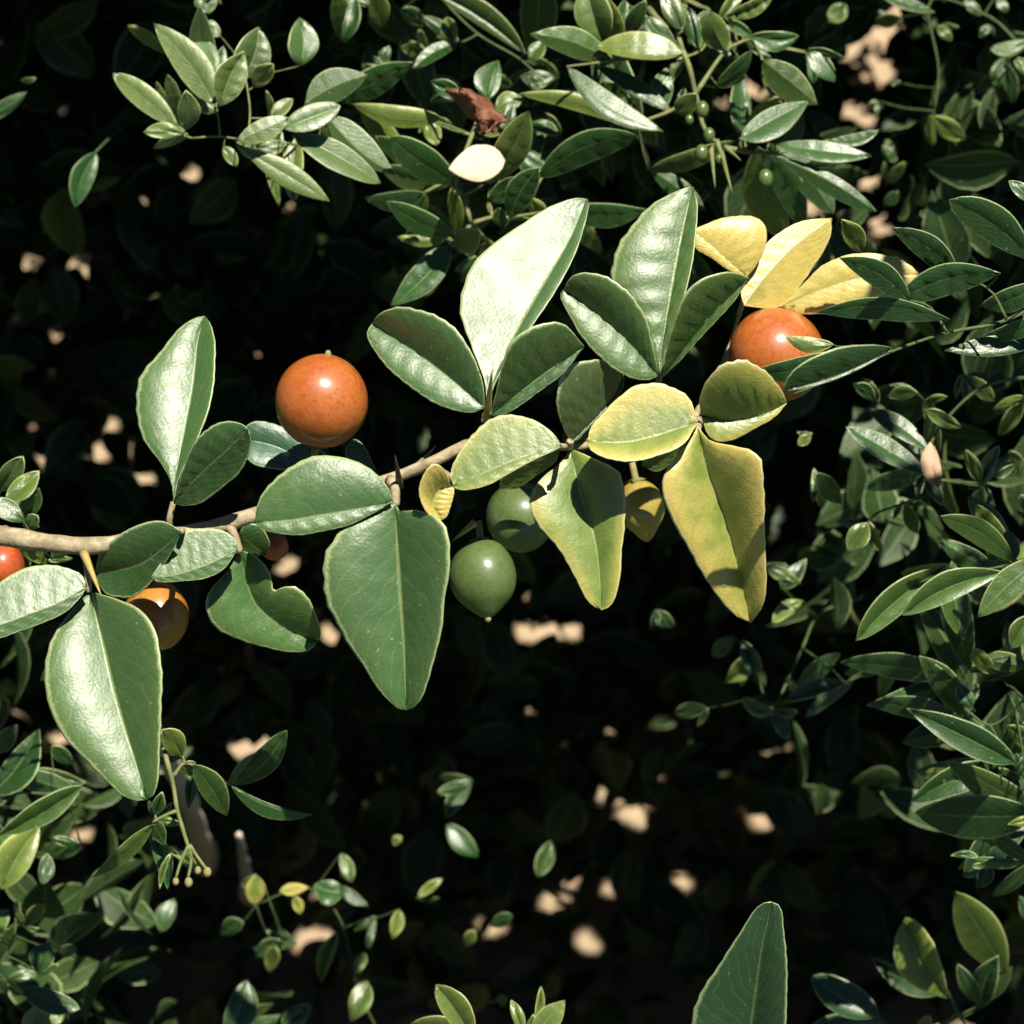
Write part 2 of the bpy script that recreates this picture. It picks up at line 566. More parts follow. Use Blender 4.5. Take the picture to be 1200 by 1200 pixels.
GRN = (0.046, 0.122, 0.026)
DKG = (0.024, 0.084, 0.015)
hero(br, .600, [203, 588, 208, 550, 218, 500, 227, 450, 232, 400, 240, 371],
     [200, 563, 187, 540, 168, 513, 160, 483, 161, 453, 170, 433, 187, 413, 207, 388, 227, 374], 'B',
     [209, 563, 224, 530, 238, 500, 248, 467, 252, 433, 252, 400, 247, 380], 'g', 0.05, GRN)
hero(br, .597, [204, 590, 233, 557, 263, 530, 291, 503],
     [213, 557, 227, 520, 247, 500, 267, 494, 283, 497], 'g',
     [213, 592, 233, 590, 260, 573, 283, 550, 294, 523], 'g', 0.05, DKG)
hero(br, .590, [460, 588, 420, 597, 380, 604, 340, 610, 300, 612],
     [455, 572, 440, 555, 420, 542, 395, 536, 365, 537, 335, 550, 312, 572, 301, 595], 'm',
     [440, 600, 410, 615, 380, 622, 350, 627, 320, 624, 304, 619], 's', 0.05, GRN)
hero(br, .592, [463, 590, 466, 640, 470, 700, 474, 760, 476, 832],
     [455, 592, 430, 603, 400, 622, 383, 648, 378, 680, 385, 710, 402, 743, 425, 780, 447, 812, 465, 829], 'm',
     [470, 600, 490, 598, 515, 607, 525, 630, 527, 665, 522, 700, 517, 740, 508, 775, 500, 805, 490, 825], 'g', 0.1, (0.044, 0.122, 0.034))
hero(br, .588, [659, 523, 640, 527, 600, 541, 560, 558, 532, 570],
     [647, 507, 627, 493, 607, 487, 587, 487, 567, 497, 547, 517, 533, 540, 528, 557], 's',
     [650, 528, 630, 537, 600, 553, 573, 568, 550, 574, 538, 574], 's', 0.42, (0.07, 0.135, 0.028), label='yellowing green leaf')
hero(br, .585, [529, 570, 515, 574, 507, 590, 518, 609],
     [520, 550, 507, 544, 495, 558, 491, 578, 498, 598, 509, 608], 'm',
     [532, 574, 529, 590, 524, 604], 's', 0.75, (0.12, 0.15, 0.04), label='tiny yellow leaf')
hero(br, .601, [571, 478, 577, 450, 589, 423, 608, 386, 634, 340, 667, 283, 688, 233],
     [568, 448, 557, 417, 542, 377, 538, 355, 543, 333, 560, 303, 587, 280, 617, 258, 650, 240, 677, 232], 'B',
     [580, 450, 596, 420, 622, 384, 649, 345, 672, 302, 685, 265, 691, 237], 'm', 0.05, (0.05, 0.122, 0.032))
hero(br, .594, [568, 478, 527, 443, 483, 410, 436, 379],
     [566, 450, 557, 420, 540, 393, 517, 373, 490, 363, 467, 360, 447, 366], 'g',
     [550, 484, 520, 477, 490, 460, 460, 437, 440, 413, 430, 393], 's', 0.05, GRN)
hero(br, .592, [575, 486, 607, 462, 640, 437, 684, 406],
     [580, 465, 589, 425, 600, 400, 617, 387, 633, 380, 660, 379], 'g',
     [583, 488, 602, 480, 633, 458, 660, 437], 'm', 0.05, DKG)
hero(br, .606, [773, 440, 778, 395, 788, 340, 797, 290, 806, 245, 812, 219],
     [765, 410, 745, 370, 722, 340, 717, 316, 728, 283, 747, 257, 767, 237, 787, 227, 802, 221], 's',
     [783, 410, 795, 370, 804, 340, 813, 300, 817, 260, 817, 238], 'g', 0.1, (0.055, 0.128, 0.03), wavy=0.0008)
hero(br, .598, [771, 440, 733, 397, 690, 360, 660, 339],
     [768, 420, 763, 398, 757, 373, 740, 345, 718, 328, 693, 320, 672, 323], 'g',
     [757, 446, 733, 440, 707, 422, 683, 397, 667, 370, 657, 348], 's', 0.1, GRN)
hero(br, .597, [777, 441, 810, 397, 840, 362, 877, 326],
     [780, 415, 787, 385, 800, 350, 820, 328, 847, 319, 866, 321], 'g',
     [795, 425, 817, 400, 843, 372, 864, 348], 'm', 0.15, DKG)
hero(br, .603, [669, 518, 700, 487, 723, 460, 730, 438],
     [662, 505, 654, 485, 652, 463, 660, 437, 677, 425, 700, 420, 718, 426], 'd',
     [676, 516, 696, 495, 716, 475, 730, 452], 's', 0.12, (0.04, 0.08, 0.03))
hero(br, .590, [817, 496, 800, 501, 767, 512, 733, 519, 688, 518],
     [811, 472, 800, 460, 783, 452, 760, 449, 737, 457, 713, 477, 693, 500], 's',
     [800, 521, 763, 537, 737, 541, 713, 538, 694, 529], 's', 0.62, (0.1, 0.145, 0.045), label='yellowing green leaf')
hero(br, .594, [822, 487, 860, 492, 890, 487, 922, 472],
     [821, 462, 838, 434, 860, 422, 877, 423, 897, 435, 914, 455], 'g',
     [830, 510, 843, 518, 860, 515, 883, 503, 907, 489], 's', 0.55, (0.075, 0.115, 0.032), label='yellowing green leaf with gold lower margin')
hero(br, .606, [669, 526, 680, 578, 693, 615, 701, 655, 705, 715],
     [657, 543, 640, 556, 624, 573, 621, 590, 630, 613, 647, 633, 663, 657, 677, 683, 690, 706], 's',
     [690, 535, 712, 545, 727, 557, 733, 580, 733, 610, 729, 643, 727, 673, 722, 697, 714, 711], 'm', 0.5, (0.045, 0.13, 0.026), label='green leaf yellowing to its tip')
hero(br, .593, [818, 500, 828, 547, 843, 590, 857, 633, 868, 677, 880, 729],
     [808, 516, 797, 530, 783, 547, 777, 563, 782, 593, 797, 627, 820, 667, 840, 697, 860, 720], 's',
     [833, 517, 860, 523, 880, 528, 892, 543, 896, 583, 897, 633, 898, 683, 894, 710], 'g', 0.7, (0.1, 0.15, 0.035), label='large yellow leaf hanging down', edge_curl=0.7)
hero(br, .588, [212, 623, 187, 646, 160, 663, 112, 672],
     [197, 613, 180, 610, 157, 617, 133, 633, 117, 650], 'g',
     [204, 642, 182, 677, 160, 697, 140, 700, 122, 694], 'g', 0.05, DKG)
hero(br, .595, [278, 645, 240, 663, 205, 674, 177, 677],
     [276, 633, 260, 622, 233, 619, 213, 625, 198, 645], 's',
     [262, 667, 240, 678, 213, 681, 187, 682], 'm', 0.1, GRN)
hero(br, .603, [282, 645, 289, 680, 302, 710, 332, 735, 373, 752],
     [267, 670, 247, 690, 241, 707, 246, 725, 259, 739, 280, 750, 305, 757, 335, 763, 360, 763], 'm',
     [300, 652, 316, 670, 321, 692, 332, 688, 347, 688, 362, 702, 371, 722, 376, 740], 'g', 0.12, (0.042, 0.13, 0.024))
hero(br, .597, [105, 693, 115, 730, 125, 770, 134, 808, 146, 850, 160, 895, 172, 937],
     [92, 708, 75, 727, 60, 750, 53, 777, 54, 806, 61, 835, 77, 867, 100, 890, 123, 913, 143, 932, 160, 938], 'B',
     [120, 697, 140, 703, 165, 715, 180, 735, 188, 770, 190, 800, 189, 833, 187, 883, 185, 917, 180, 932], 'g', 0.1, GRN)
hero(br, .590, [102, 687, 67, 707, 33, 720, 0, 732, -40, 738],
     [100, 680, 90, 670, 67, 663, 43, 663, 20, 670, 0, 683, -25, 705], 'B',
     [95, 699, 77, 717, 50, 730, 20, 741, 0, 748, -22, 750], 'm', 0.05, GRN)
# leaves half hidden behind the branch
hero(br, .632, [408, 562, 365, 545, 325, 524, 284, 514],
     [390, 540, 360, 516, 318, 496, 293, 496], 'm', [395, 567, 360, 556, 328, 550, 300, 546, 286, 533], 's', 0.0, (0.03, 0.1, 0.05))
hero(br, .63, [445, 560, 425, 540, 412, 515], [430, 528, 420, 516], 's', [425, 555, 410, 545, 405, 528], 'B', 0, GRN, n=14)
hero(br, .612, [280, 625, 292, 635, 312, 650], [290, 613, 306, 618, 316, 635], 'g', [284, 642, 296, 652], 'g', 0.05, DKG, n=14)
hero(br, .615, [655, 526, 630, 543, 600, 560, 585, 572], [640, 527, 610, 540, 590, 556], 'g', [652, 540, 630, 556, 606, 572], 'd', 0.4, GRN, n=14)
hero(br, .615, [805, 510, 785, 530, 770, 542, 752, 545], [790, 514, 770, 522, 757, 532], 'd', [800, 530, 785, 545, 768, 553], 'g', 0.3, GRN, n=14)
# the yellow leaves above the right fruit
hero(br, .617, [876, 324, 856, 308, 834, 288, 811, 270],
     [890, 304, 898, 282, 896, 264, 880, 254, 850, 255, 828, 263], 's',
     [856, 318, 836, 304, 815, 290], 's', 0.98, (0.2, 0.2, 0.05), label='yellow leaf')
hero(br, .619, [872, 358, 897, 325, 930, 290, 975, 256],
     [868, 340, 878, 318, 897, 287, 920, 268, 945, 258], 'B',
     [900, 362, 920, 357, 940, 332, 958, 305, 972, 280], 'm', 0.95, (0.25, 0.22, 0.06), label='cream yellow leaf')
hero(br, .621, [917, 359, 960, 340, 1010, 325, 1078, 322],
     [940, 335, 962, 313, 985, 301, 1010, 297, 1045, 301, 1066, 311], 's',
     [940, 368, 980, 364, 1020, 350, 1056, 338], 's', 0.95, (0.22, 0.21, 0.06), label='pale yellow leaf')

thorn(br, (98, 648), (119, 699), .597, .588, 5.5, M_THORN)
thorn(br, (469, 570), (463, 534), .6, .588, 5, M_DARKTHORN)
thorn(br, (570, 492), (577, 432), .595, .58, 5.5, M_THORN)
thorn(br, (557, 612), (530, 634), .6, .6, 5, M_THORN)
thorn(br, (484, 552), (511, 522), .604, .615, 5, M_STEM)
thorn(br, (690, 515), (657, 492), .608, .612, 6, M_STEM)


# ------------------------------------------------------------------ fruit
def fruit(px, py, d, rx, ry, mat, label, stem_to, tip=0.0, tilt=0.0, tip_mat=None, nub=True):
    """stem_to: picture direction (x, y up) of the stalk end; tip: length of the pointed style end"""
    c = P(px, py, d)
    r = TAN * d / 600
    e = thing('citrus_fruit', label, 'fruit', c, 'citrus fruits on the branch')
    ax = np.array([stem_to[0], stem_to[1], tilt], float)
    ax /= np.linalg.norm(ax)
    axis = ax[0] * RIGHT + ax[1] * UP - ax[2] * FWD
    s1 = np.cross(axis, FWD)
    s1 /= np.linalg.norm(s1)
    s2 = np.cross(axis, s1)
    nu_, nv_ = 40, 28
    V, F = [], []
    for j in range(nv_ + 1):
        th = math.pi * j / nv_
        z = math.cos(th)
        rr = math.sin(th)
        zz = z * ry * r
        if z < -0.7 and tip:
            zz -= tip * r * ((-z - 0.7) / 0.3) ** 2
            rr *= 1 - 0.15 * ((-z - 0.7) / 0.3)
        if z > 0.93:
            zz -= 0.05 * ry * r * (z - 0.93) / 0.07
        for i in range(nu_):
            ph = 2 * math.pi * i / nu_
            w = 1 + 0.022 * math.sin(ph + px) * math.sin(th) + 0.012 * math.sin(3 * ph + px) + 0.008 * math.sin(5 * ph + 2 * th)
            V.append(c + axis * zz + (s1 * math.cos(ph) + s2 * math.sin(ph)) * rr * rx * r * w)
    for j in range(nv_):
        for i in range(nu_):
            i2 = (i + 1) % nu_
            F.append((j * nu_ + i, j * nu_ + i2, (j + 1) * nu_ + i2, (j + 1) * nu_ + i))
    mesh_obj('peel', V, F, mat, e, origin=c)
    # calyx: five short sepals and a stub of stalk
    top = c + axis * ry * r * 0.93
    V, F = tube([([top, top + axis * 0.0015, top + axis * 0.005], [0.0013, 0.0009, 0.0008])], 8)
    for k in range(5):
        an = 2 * math.pi * k / 5
        o = s1 * math.cos(an) + s2 * math.sin(an)
        q = np.cross(o, axis)
        b0 = len(V)
        V = np.vstack([V, [top + axis * .0012 + q * .0009, top + axis * .0012 - q * .0009, top + o * .0032 + axis * .0005, top - axis * .0002]])
        F += [(b0, b0 + 1, b0 + 2), (b0 + 1, b0 + 3, b0 + 2), (b0 + 3, b0, b0 + 2)]
    mesh_obj('calyx', V, F, M_CALYX, e, origin=top)
    if nub:
        bot = c - axis * (ry * r * 0.985 + tip * r * 0.98)
        V, F = tube([([bot + axis * .0008, bot - axis * .0006, bot - axis * .0012], [.0009, .0008, .0004])], 8)
        mesh_obj('style_tip', V, F, tip_mat or M_CALYX, e, origin=bot)
    return e


fruit(377, 470, .604, 54.5, 55.5, M_ORANGE, 'round glossy orange fruit standing clear against the dark, uncovered by any leaf', (-0.15, -1), tilt=-0.2)
fruit(911, 415, .622, 57, 53, M_ORANGE, 'orange fruit under the yellow leaves, partly covered by dark leaves', (-0.6, -0.8), tilt=-0.8, nub=False)
fruit(184, 720, .618, 38, 43, M_AMBER, 'amber orange fruit half in shadow below the dark oval leaf near the thorn', (-0.2, 1), tilt=-0.5, nub=False)
fruit(2, 662, .63, 27, 28, M_RED, 'red fruit cut off by the picture edge under the woody twig', (0, 1), tilt=-0.5, nub=False)
fruit(322, 640, .655, 17, 17, M_RED, 'small red fruit in shade, nearly hidden under the broad oval leaf', (0, 1), tilt=-0.5, nub=False)
fruit(567, 675, .604, 39.5, 44, M_GREEN, 'round green fruit with pale pointed tip hanging in the sun', (-0.1, 1), tip=6, tilt=-0.2)
fruit(610, 606, .645, 40, 42, M_GREEN, 'dark green fruit in shadow half behind a yellowing leaf', (-0.2, 1), tilt=-0.3, nub=False)
fruit(751, 594, .642, 28, 32, M_LIME, 'yellow green fruit with pointed tip between two hanging yellow leaves', (-0.2, 1), tip=10, tilt=0.1, nub=False)

# ------------------------------------------------------------------ the other sprays
SPR = 'leafy sprays around the fruiting branch'
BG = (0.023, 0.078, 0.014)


def spray(label, d0, color, nodes, leaves, stems=(), mat=None, lit=True, stem_mat=None, r=2.0, crowd=0.7):
    base = P(*nodes[0][:2], d0)
    e = thing('leafy_branch', label, 'branch', base, SPR)
    line = [(x, y, d0 + (z[0] if z else 0) / 1000) for x, y, *z in nodes]
    paths = [px_path(line, max(6, 5 * len(line)), r, r * 0.6)]
    for st in stems:
        paths.append(px_path([(x, y, d0 + (z[0] if z else 0) / 1000) for x, y, *z in st], 8, r * 0.75, r * 0.45))
    arr = np.array(line)
    dense = catmull(np.c_[arr[:, :2], arr[:, 2] * 1000], 40)
    for st in stems:
        a2 = np.array([(x, y, (d0 + (z[0] if z else 0) / 1000) * 1000) for x, y, *z in st])
        dense = np.vstack([dense, catmull(a2, 12)])
    extra = []
    for sp in leaves:
        if crowd and random.random() < crowd and sp[6] not in ('BB',):
            b, t = np.array(sp[:2], float), np.array(sp[2:4], float)
            for _ in range(random.choice((1, 1, 2)) + (crowd > 1)):
                an = random.choice((-1, 1)) * random.uniform(0.35, 1.15)
                v = (t - b) * random.uniform(0.6, 1.0)
                v = np.array([v[0] * math.cos(an) - v[1] * math.sin(an), v[0] * math.sin(an) + v[1] * math.cos(an)])
                bb = b + (t - b) * random.uniform(-0.15, 0.1)
                w = random.uniform(0.11, 0.18) * np.linalg.norm(v)
                extra.append((*bb, *(bb + v), w, w * random.uniform(0.7, 1.2), random.choice(('gd', 'dg', 'dd', 'mg', 'gm', 'gs', 'dm')), random.uniform(14, 34)))
    for sp in list(leaves) + extra:
        ob = small(e, sp, d0, color, mat, lit)
        bx, by = sp[0], sp[1]
        k = np.argmin(np.hypot(dense[:, 0] - bx, dense[:, 1] - by))
        dist = math.hypot(dense[k, 0] - bx, dense[k, 1] - by)
        if 3 < dist < 70:
            bp = np.array(parent_world(ob))
            rel = bp - CAM
            db = rel @ FWD
            q = dense[k]
            mxy = ((q[0] + bx) / 2 + random.uniform(-3, 3), (q[1] + by) / 2 + random.uniform(-3, 3))
            paths.append(px_path([(q[0], q[1], q[2] / 1000), (*mxy, (q[2] / 1000 + db) / 2), (bx, by, db)], 6, r * 0.42, r * 0.3))
    V, F = tube(paths, 7)
    mesh_obj('stem', V, F, stem_mat or (M_STEM if mat is M_LEAF or r >= 3.5 else M_DIM), e, origin=base)
    return e


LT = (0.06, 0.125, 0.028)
spray('light green spray with pale leaf margins at the top, left of the brown withered leaf', .70, LT,
      [(430, 190, 60), (350, 170, 20), (290, 165), (258, 160), (225, 162)],
      [(252, 122, 180, 27, 17, 20, 'mm', -6, .25), (209, 150, 132, 86, 13, 14, 'mm', 0, .3), (218, 152, 218, 106, 13, 13, 'gg', -6, .2),
       (215, 157, 168, 155, 8, 10, 'mm', 0, .3), (258, 124, 286, 60, 17, 19, 'gm', -10, .2), (283, 92, 303, 32, 22, 19, 'gm', 10, .1),
       (297, 102, 320, 75, 10, 12, 'gg', 12), (255, 130, 222, 108, 10, 6, 'mm', 4, .2), (256, 84, 221, 45, 11, 11, 'ms', 14), (352, 77, 351, 21, 17, 17, 'gm', 30, 0),
       (258, 42, 232, 27, 8, 8, 'ss', 30), (240, -12, 245, 16, 13, 12, 'ss', 30), (278, 165, 338, 138, 11, 14, 'sm', -12, .2),
       (288, 177, 386, 236, 14, 13, 'mm', -8, .25), (332, 150, 399, 124, 14, 14, 'ms', -4, .1), (318, 138, 343, 116, 8, 8, 'sm', 6),
       (343, 157, 446, 215, 15, 16, 'mm', 2, .1), (358, 121, 431, 88, 20, 18, 'mg', 8, 0), (385, 138, 463, 205, 20, 14, 'mg', 14, 0), (262, 172, 278, 195, 8, 6, 'mm', 0, .3), (300, 172, 338, 168, 8, 8, 'mm', 5, .2)],
      [[(258, 160), (256, 140), (253, 122)], [(290, 165), (293, 130, 6), (288, 92, 10)], [(225, 162), (214, 158), (208, 150)]], M_LEAF)
tc = spray('green spray holding a brown withered leaf and a cream dead leaf', .72, BG,
      [(640, 330, 60), (580, 290, 20), (553, 262), (545, 230), (533, 218), (545, 180), (560, 140, 6)],
      [(412, 122, 518, 139, 14, 10, 'mg', 4), (532, 213, 457, 161, 17, 20, 'gg', -4), (568, 216, 620, 130, 19, 18, 'gg', -14), (572, 117, 584, 71, 20, 10, 'ms', 6),
       (580, 128, 613, 115, 12, 10, 'ss', 12), (541, 114, 505, 95, 9, 11, 'mg', -4), (590, 151, 599, 120, 8, 8, 'sm', 4), (655, 158, 618, 146, 7, 8, 'ss', 14),
       (630, 208, 746, 159, 17, 18, 'gd', 4), (640, 200, 605, 178, 10, 8, 'sm', 10), (597, 256, 631, 196, 16, 16, 'gd', -12), (590, 266, 584, 243, 8, 7, 'gd', -8),
       (572, 236, 606, 208, 12, 12, 'dd', 2), (533, 276, 453, 236, 13, 15, 'dg', -6), (497, 226, 427, 232, 14, 9, 'dg', 6), (512, 268, 509, 290, 8, 8, 'dd', 14),
       (532, 288, 562, 272, 12, 18, 'gd', -2), (528, 288, 458, 359, 16, 17, 'mm', 0, 0), (500, 140, 512, 170, 10, 9, 'ss', 16), (440, 160, 500, 185, 12, 10, 'gd', 20),
       (660, 245, 760, 246, 14, 14, 'gg', 10), (640, 262, 620, 232, 8, 9, 'dd', 12), (560, 300, 540, 330, 9, 8, 'dg', 20), (570, 160, 590, 140, 10, 8, 'sg', 8)],
      [[(553, 262), (575, 255), (597, 255)], [(553, 262), (542, 275), (530, 288)], [(533, 218), (520, 215), (497, 226)], [(560, 140), (566, 128), (573, 116)]], r=4)
small(tc, (592, 188, 526, 198, 17, 24, 'BB', -26, 0), .72, (0.5, 0.45, 0.3), M_CREAM, name='dead_leaf', label='cream dead leaf')
# crumpled brown leaf
V, F, n = [], [], 22
for i in range(n):
    t = i / (n - 1)
    cx = 545 - 8 * math.cos(t * 3.2) + 26 * math.sin(t * 2.2) - 6 * t
    cy = 104 + 54 * t
    w = 25 * math.sin(math.pi * min(1, 0.18 + t * 0.78)) ** 0.7 + 3 * math.sin(13 * t)
    for j in range(9):
        u = (j / 8 - 0.5) * 2
        dep = .697 + 0.006 * (u * u) - 0.003 * math.sin(5 * t + 3 * u) + 0.0016 * math.sin(17 * t + 7 * u) + 0.001 * math.sin(31 * t - 11 * u)
        V.append(P(cx + w * u + 2.2 * math.sin(9 * t + 5 * u), cy + 5 * u * math.sin(4 * t) + 1.6 * math.sin(23 * t), dep))
F = [(i * 9 + j, (i + 1) * 9 + j, (i + 1) * 9 + j + 1, i * 9 + j + 1) for i in range(n - 1) for j in range(8)]
ob = mesh_obj('withered_leaf', V, F, M_WITHER, tc)
so = ob.modifiers.new('thickness', 'SOLIDIFY')
so.thickness = 0.0005
ob['label'] = 'brown withered curled leaf'

spray('dark leaves along the top edge above the brown withered leaf', .77, BG,
      [(480, -60, 10), (520, 0), (560, 40), (610, 70), (640, 100)],
      [(616, 63, 508, -10, 8, 18, 'mg', -10), (531, 52, 524, 20, 10, 9, 'md', 0, .3), (536, 50, 484, 80, 9, 8, 'gs', 0), (440, -12, 447, 33, 12, 11, 'gg', 0),
       (416, -6, 402, 50, 8, 9, 'gm', 0), (448, 76, 456, 54, 6, 6, 'mm'), (620, 70, 640, 48, 8, 10, 'sg'), (640, 100, 618, 92, 8, 9, 'ss'), (470, 10, 500, 30, 9, 9, 'gd', 10),
       (455, 100, 425, 75, 9, 10, 'gd', 10), (600, 100, 568, 88, 8, 8, 'gd', 10), (650, 90, 610, 90, 10, 10, 'sm', 15), (500, 60, 470, 55, 8, 8, 'gd', 20), (395, -10, 405, 50, 14, 10, 'gd', 0)],
      [[(560, 40), (545, 48), (533, 51)]])
tr = spray('bright leafy spray at the top with green buds and thorns on its stem', .72, (0.035, 0.092, 0.022),
      [(760, 10, 20), (800, 60), (815, 110), (825, 150), (845, 170), (880, 178)],
      [(716, 71, 621, 40, 17, 16, 'gm', 0), (710, 50, 688, -22, 20, 21, 'mg', 4), (800, 62, 698, 55, 15, 16, 'ss', -6), (735, 46, 757, 0, 10, 9, 'dd', 6), (790, 50, 757, 20, 11, 11, 'mm', 0),
       (800, 36, 774, -12, 11, 12, 'sm', 0), (664, 78, 777, 154, 14, 13, 'BB', -6, 0), (698, 77, 787, 131, 10, 9, 'BB', 2, 0), (740, 148, 609, 110, 10, 9, 'gm', 4), (742, 144, 648, 108, 10, 12, 'gm', 8),
       (778, 126, 781, 80, 13, 12, 'ms', 4), (832, 12, 850, 60, 14, 17, 'mg', -4), (878, 43, 936, 42, 10, 13, 'gs', 6), (893, 70, 958, 123, 15, 22, 'mg', -2), (945, 62, 978, 96, 12, 10, 'ss', 14),
       (868, 162, 947, 119, 13, 20, 'sm', -6, 0), (908, 169, 1021, 183, 11, 12, 'sm', -4), (972, 164, 1031, 152, 6, 8, 'mm', 2), (905, 182, 1027, 248, 8, 14, 'sk', -4), (792, 132, 817, 110, 11, 12, 'gg', -2),
       (820, 60, 800, 5, 10, 9, 'gm', 6), (850, 20, 905, -5, 9, 9, 'gm', 4), (760, 200, 860, 165, 12, 9, 'gd', 12), (840, 100, 880, 60, 9, 9, 'gd', 8), (865, 70, 830, 40, 9, 10, 'sg', 10),
       (735, 110, 700, 100, 10, 10, 'gd', 14), (770, 170, 740, 135, 9, 9, 'dd', 14), (940, 195, 985, 190, 8, 8, 'gd', 10)],
      [[(800, 60), (770, 62), (745, 68), (716, 71)], [(815, 110), (790, 128), (760, 140), (740, 146)], [(845, 170), (870, 178), (905, 180)], [(800, 60), (790, 20, 5), (800, -10, 10)], [(815, 110), (850, 60, 5), (880, 45, 8)]], r=4)


def buds(parent, spots, d0, mat):
    for x, y, r0 in spots:
        c = P(x, y, d0)
        r = r0 * TAN * d0 / 600
        V, F = [], []
        for j in range(9):
            th = math.pi * j / 8
            for i in range(10):
                ph = 2 * math.pi * i / 10
                V.append(c + UP * math.cos(th) * r * 1.25 + (RIGHT * math.cos(ph) - FWD * math.sin(ph)) * math.sin(th) * r)
        F = [(j * 10 + i, j * 10 + (i + 1) % 10, (j + 1) * 10 + (i + 1) % 10, (j + 1) * 10 + i) for j in range(8) for i in range(10)]
        mesh_obj('bud', V, F, mat, parent, origin=c)


buds(tr, [(823, 128, 8), (831, 158, 7), (822, 179, 8), (897, 209, 9), (843, 186, 5), (808, 140, 5)], .705, M_GREEN)
for b, t in (((833, 172), (838, 220)), ((845, 178), (858, 226)), ((840, 165), (852, 200)), ((850, 172), (868, 188))):
    thorn(tr, b, t, .708, .70, 3.5, M_STEM)

front = spray('nearest dark glossy spray overlapping the orange fruit under the yellow leaves', .585, (0.028, 0.082, 0.022),
      [(1260, 330, 25), (1180, 375, 16), (1110, 390, 12), (1045, 412, 5), (985, 440), (930, 462)],
      [(1122, 322, 1046, 267, 15, 15, 'gg', 6), (1212, 306, 1112, 234, 20, 22, 'gd', 0), (1218, 238, 1182, 212, 8, 9, 'mm', 10), (1066, 352, 984, 302, 15, 15, 'gg', 0), (1172, 320, 1048, 354, 19, 17, 'gg', -6),
       (1218, 332, 1148, 358, 14, 13, 'gg', 0), (1112, 374, 957, 366, 16, 10, 'gg', -4), (977, 404, 921, 396, 8, 9, 'gs', 2), (985, 412, 880, 437, 13, 13, 'gg', 2), (1048, 408, 917, 458, 5, 28, 'sg', -29),
       (1220, 402, 1107, 411, 9, 14, 'Bs', 14), (1140, 330, 1090, 310, 10, 8, 'gd', 12), (1225, 370, 1150, 395, 10, 10, 'gd', 6), (1010, 295, 986, 257, 11, 13, 'gd', 20)],
      [[(1110, 390), (1090, 360), (1066, 352)], [(1180, 375), (1160, 340), (1122, 322)], [(1045, 412), (1010, 408), (980, 406)]], stem_mat=M_DIM, r=2.6, crowd=0)

spray('drooping dark spray with bluish sheen and a dry tan leaf tip beside the front spray', .70, (0.026, 0.078, 0.022),
      [(1240, 440, 20), (1160, 450), (1110, 490), (1088, 530), (1095, 565), (1070, 585), (1030, 600)],
      [(1087, 556, 991, 500, 13, 13, 'mB', -6, 0), (1088, 527, 1018, 479, 11, 11, 'ms', 0, 0), (1085, 560, 1104, 592, 8, 7, 'sm', 0, 0), (1085, 480, 1126, 501, 8, 8, 'gm'), (1016, 613, 993, 646, 13, 12, 'gm'),
       (958, 554, 986, 590, 10, 13, 'dg', 20), (1150, 566, 1171, 522, 7, 8, 'gm', 10), (1149, 566, 1132, 527, 8, 8, 'dg', 10), (1152, 570, 1147, 600, 8, 8, 'dg', 10), (1184, 528, 1192, 556, 9, 9, 'gg', 30),
       (1075, 460, 1040, 465, 8, 8, 'gg', 4), (950, 510, 935, 522, 6, 6, 'mm', 20), (1130, 440, 1165, 470, 9, 9, 'gd', 10), (1025, 470, 1000, 450, 7, 8, 'gd', 10), (1200, 470, 1170, 510, 9, 9, 'gd', 20), (1060, 590, 1075, 625, 8, 8, 'dd', 8)],
      [[(1070, 585), (1085, 580), (1088, 560)]], r=2.4, crowd=1.6)
small(bpy.data.objects['leafy_branch.005'] if 'leafy_branch.005' in bpy.data.objects else front, (1100, 572, 1090, 518, 12, 10, 'sm', -8, 0), .70, (0.4, 0.3, 0.2), M_LITTER, name='dead_leaf', label='dry tan leaf tip')

spray('spray of pale-rimmed leaves at the edge below the drooping dark spray', .655, (0.038, 0.1, 0.022),
      [(1270, 640, 20), (1215, 650), (1188, 660), (1150, 668), (1108, 668)],
      [(1187, 656, 1102, 605, 14, 14, 'gg', 0, .1), (1190, 655, 1180, 621, 11, 11, 'ss', 0), (1106, 664, 1003, 751, 15, 17, 'mg', 4, .1), (1176, 670, 1057, 721, 15, 18, 'mg', -4, .1), (1222, 654, 1146, 723, 17, 17, 'mm', -6, .1),
       (1215, 610, 1195, 580, 9, 9, 'gm', 8), (1170, 700, 1130, 690, 9, 9, 'dd', 14), (1212, 720, 1185, 760, 12, 12, 'md', 10)],
      [], crowd=1.6)
spray('horizontal dark leaf spray below the pale-rimmed spray', .68, (0.026, 0.08, 0.019),
      [(1270, 780, 20), (1220, 800), (1190, 830), (1160, 850), (1130, 830)],
      [(1116, 795, 984, 776, 13, 16, 'gd', 0), (1122, 842, 1015, 825, 12, 13, 'gg', 4), (1190, 894, 1062, 830, 17, 18, 'mg', -6), (1140, 828, 1122, 800, 8, 9, 'mm', 0), (1215, 955, 1072, 952, 26, 24, 'dd', -4),
       (1220, 965, 1181, 966, 7, 6, 'mm', -10, .4), (1146, 1004, 1114, 1003, 4, 4, 'mm', 0), (1205, 1010, 1140, 1005, 6, 6, 'gm', 4), (1160, 1010, 1146, 1041, 9, 9, 'ss', 30), (1165, 790, 1140, 760, 9, 9, 'gd', 10),
       (1205, 780, 1150, 770, 10, 12, 'gm', 4), (1210, 880, 1180, 850, 10, 10, 'gd', 8), (1205, 920, 1190, 880, 8, 8, 'gm', 8)],
      [[(1190, 830), (1200, 890), (1212, 955)], [(1160, 850), (1175, 875), (1190, 893)]], crowd=1.6)
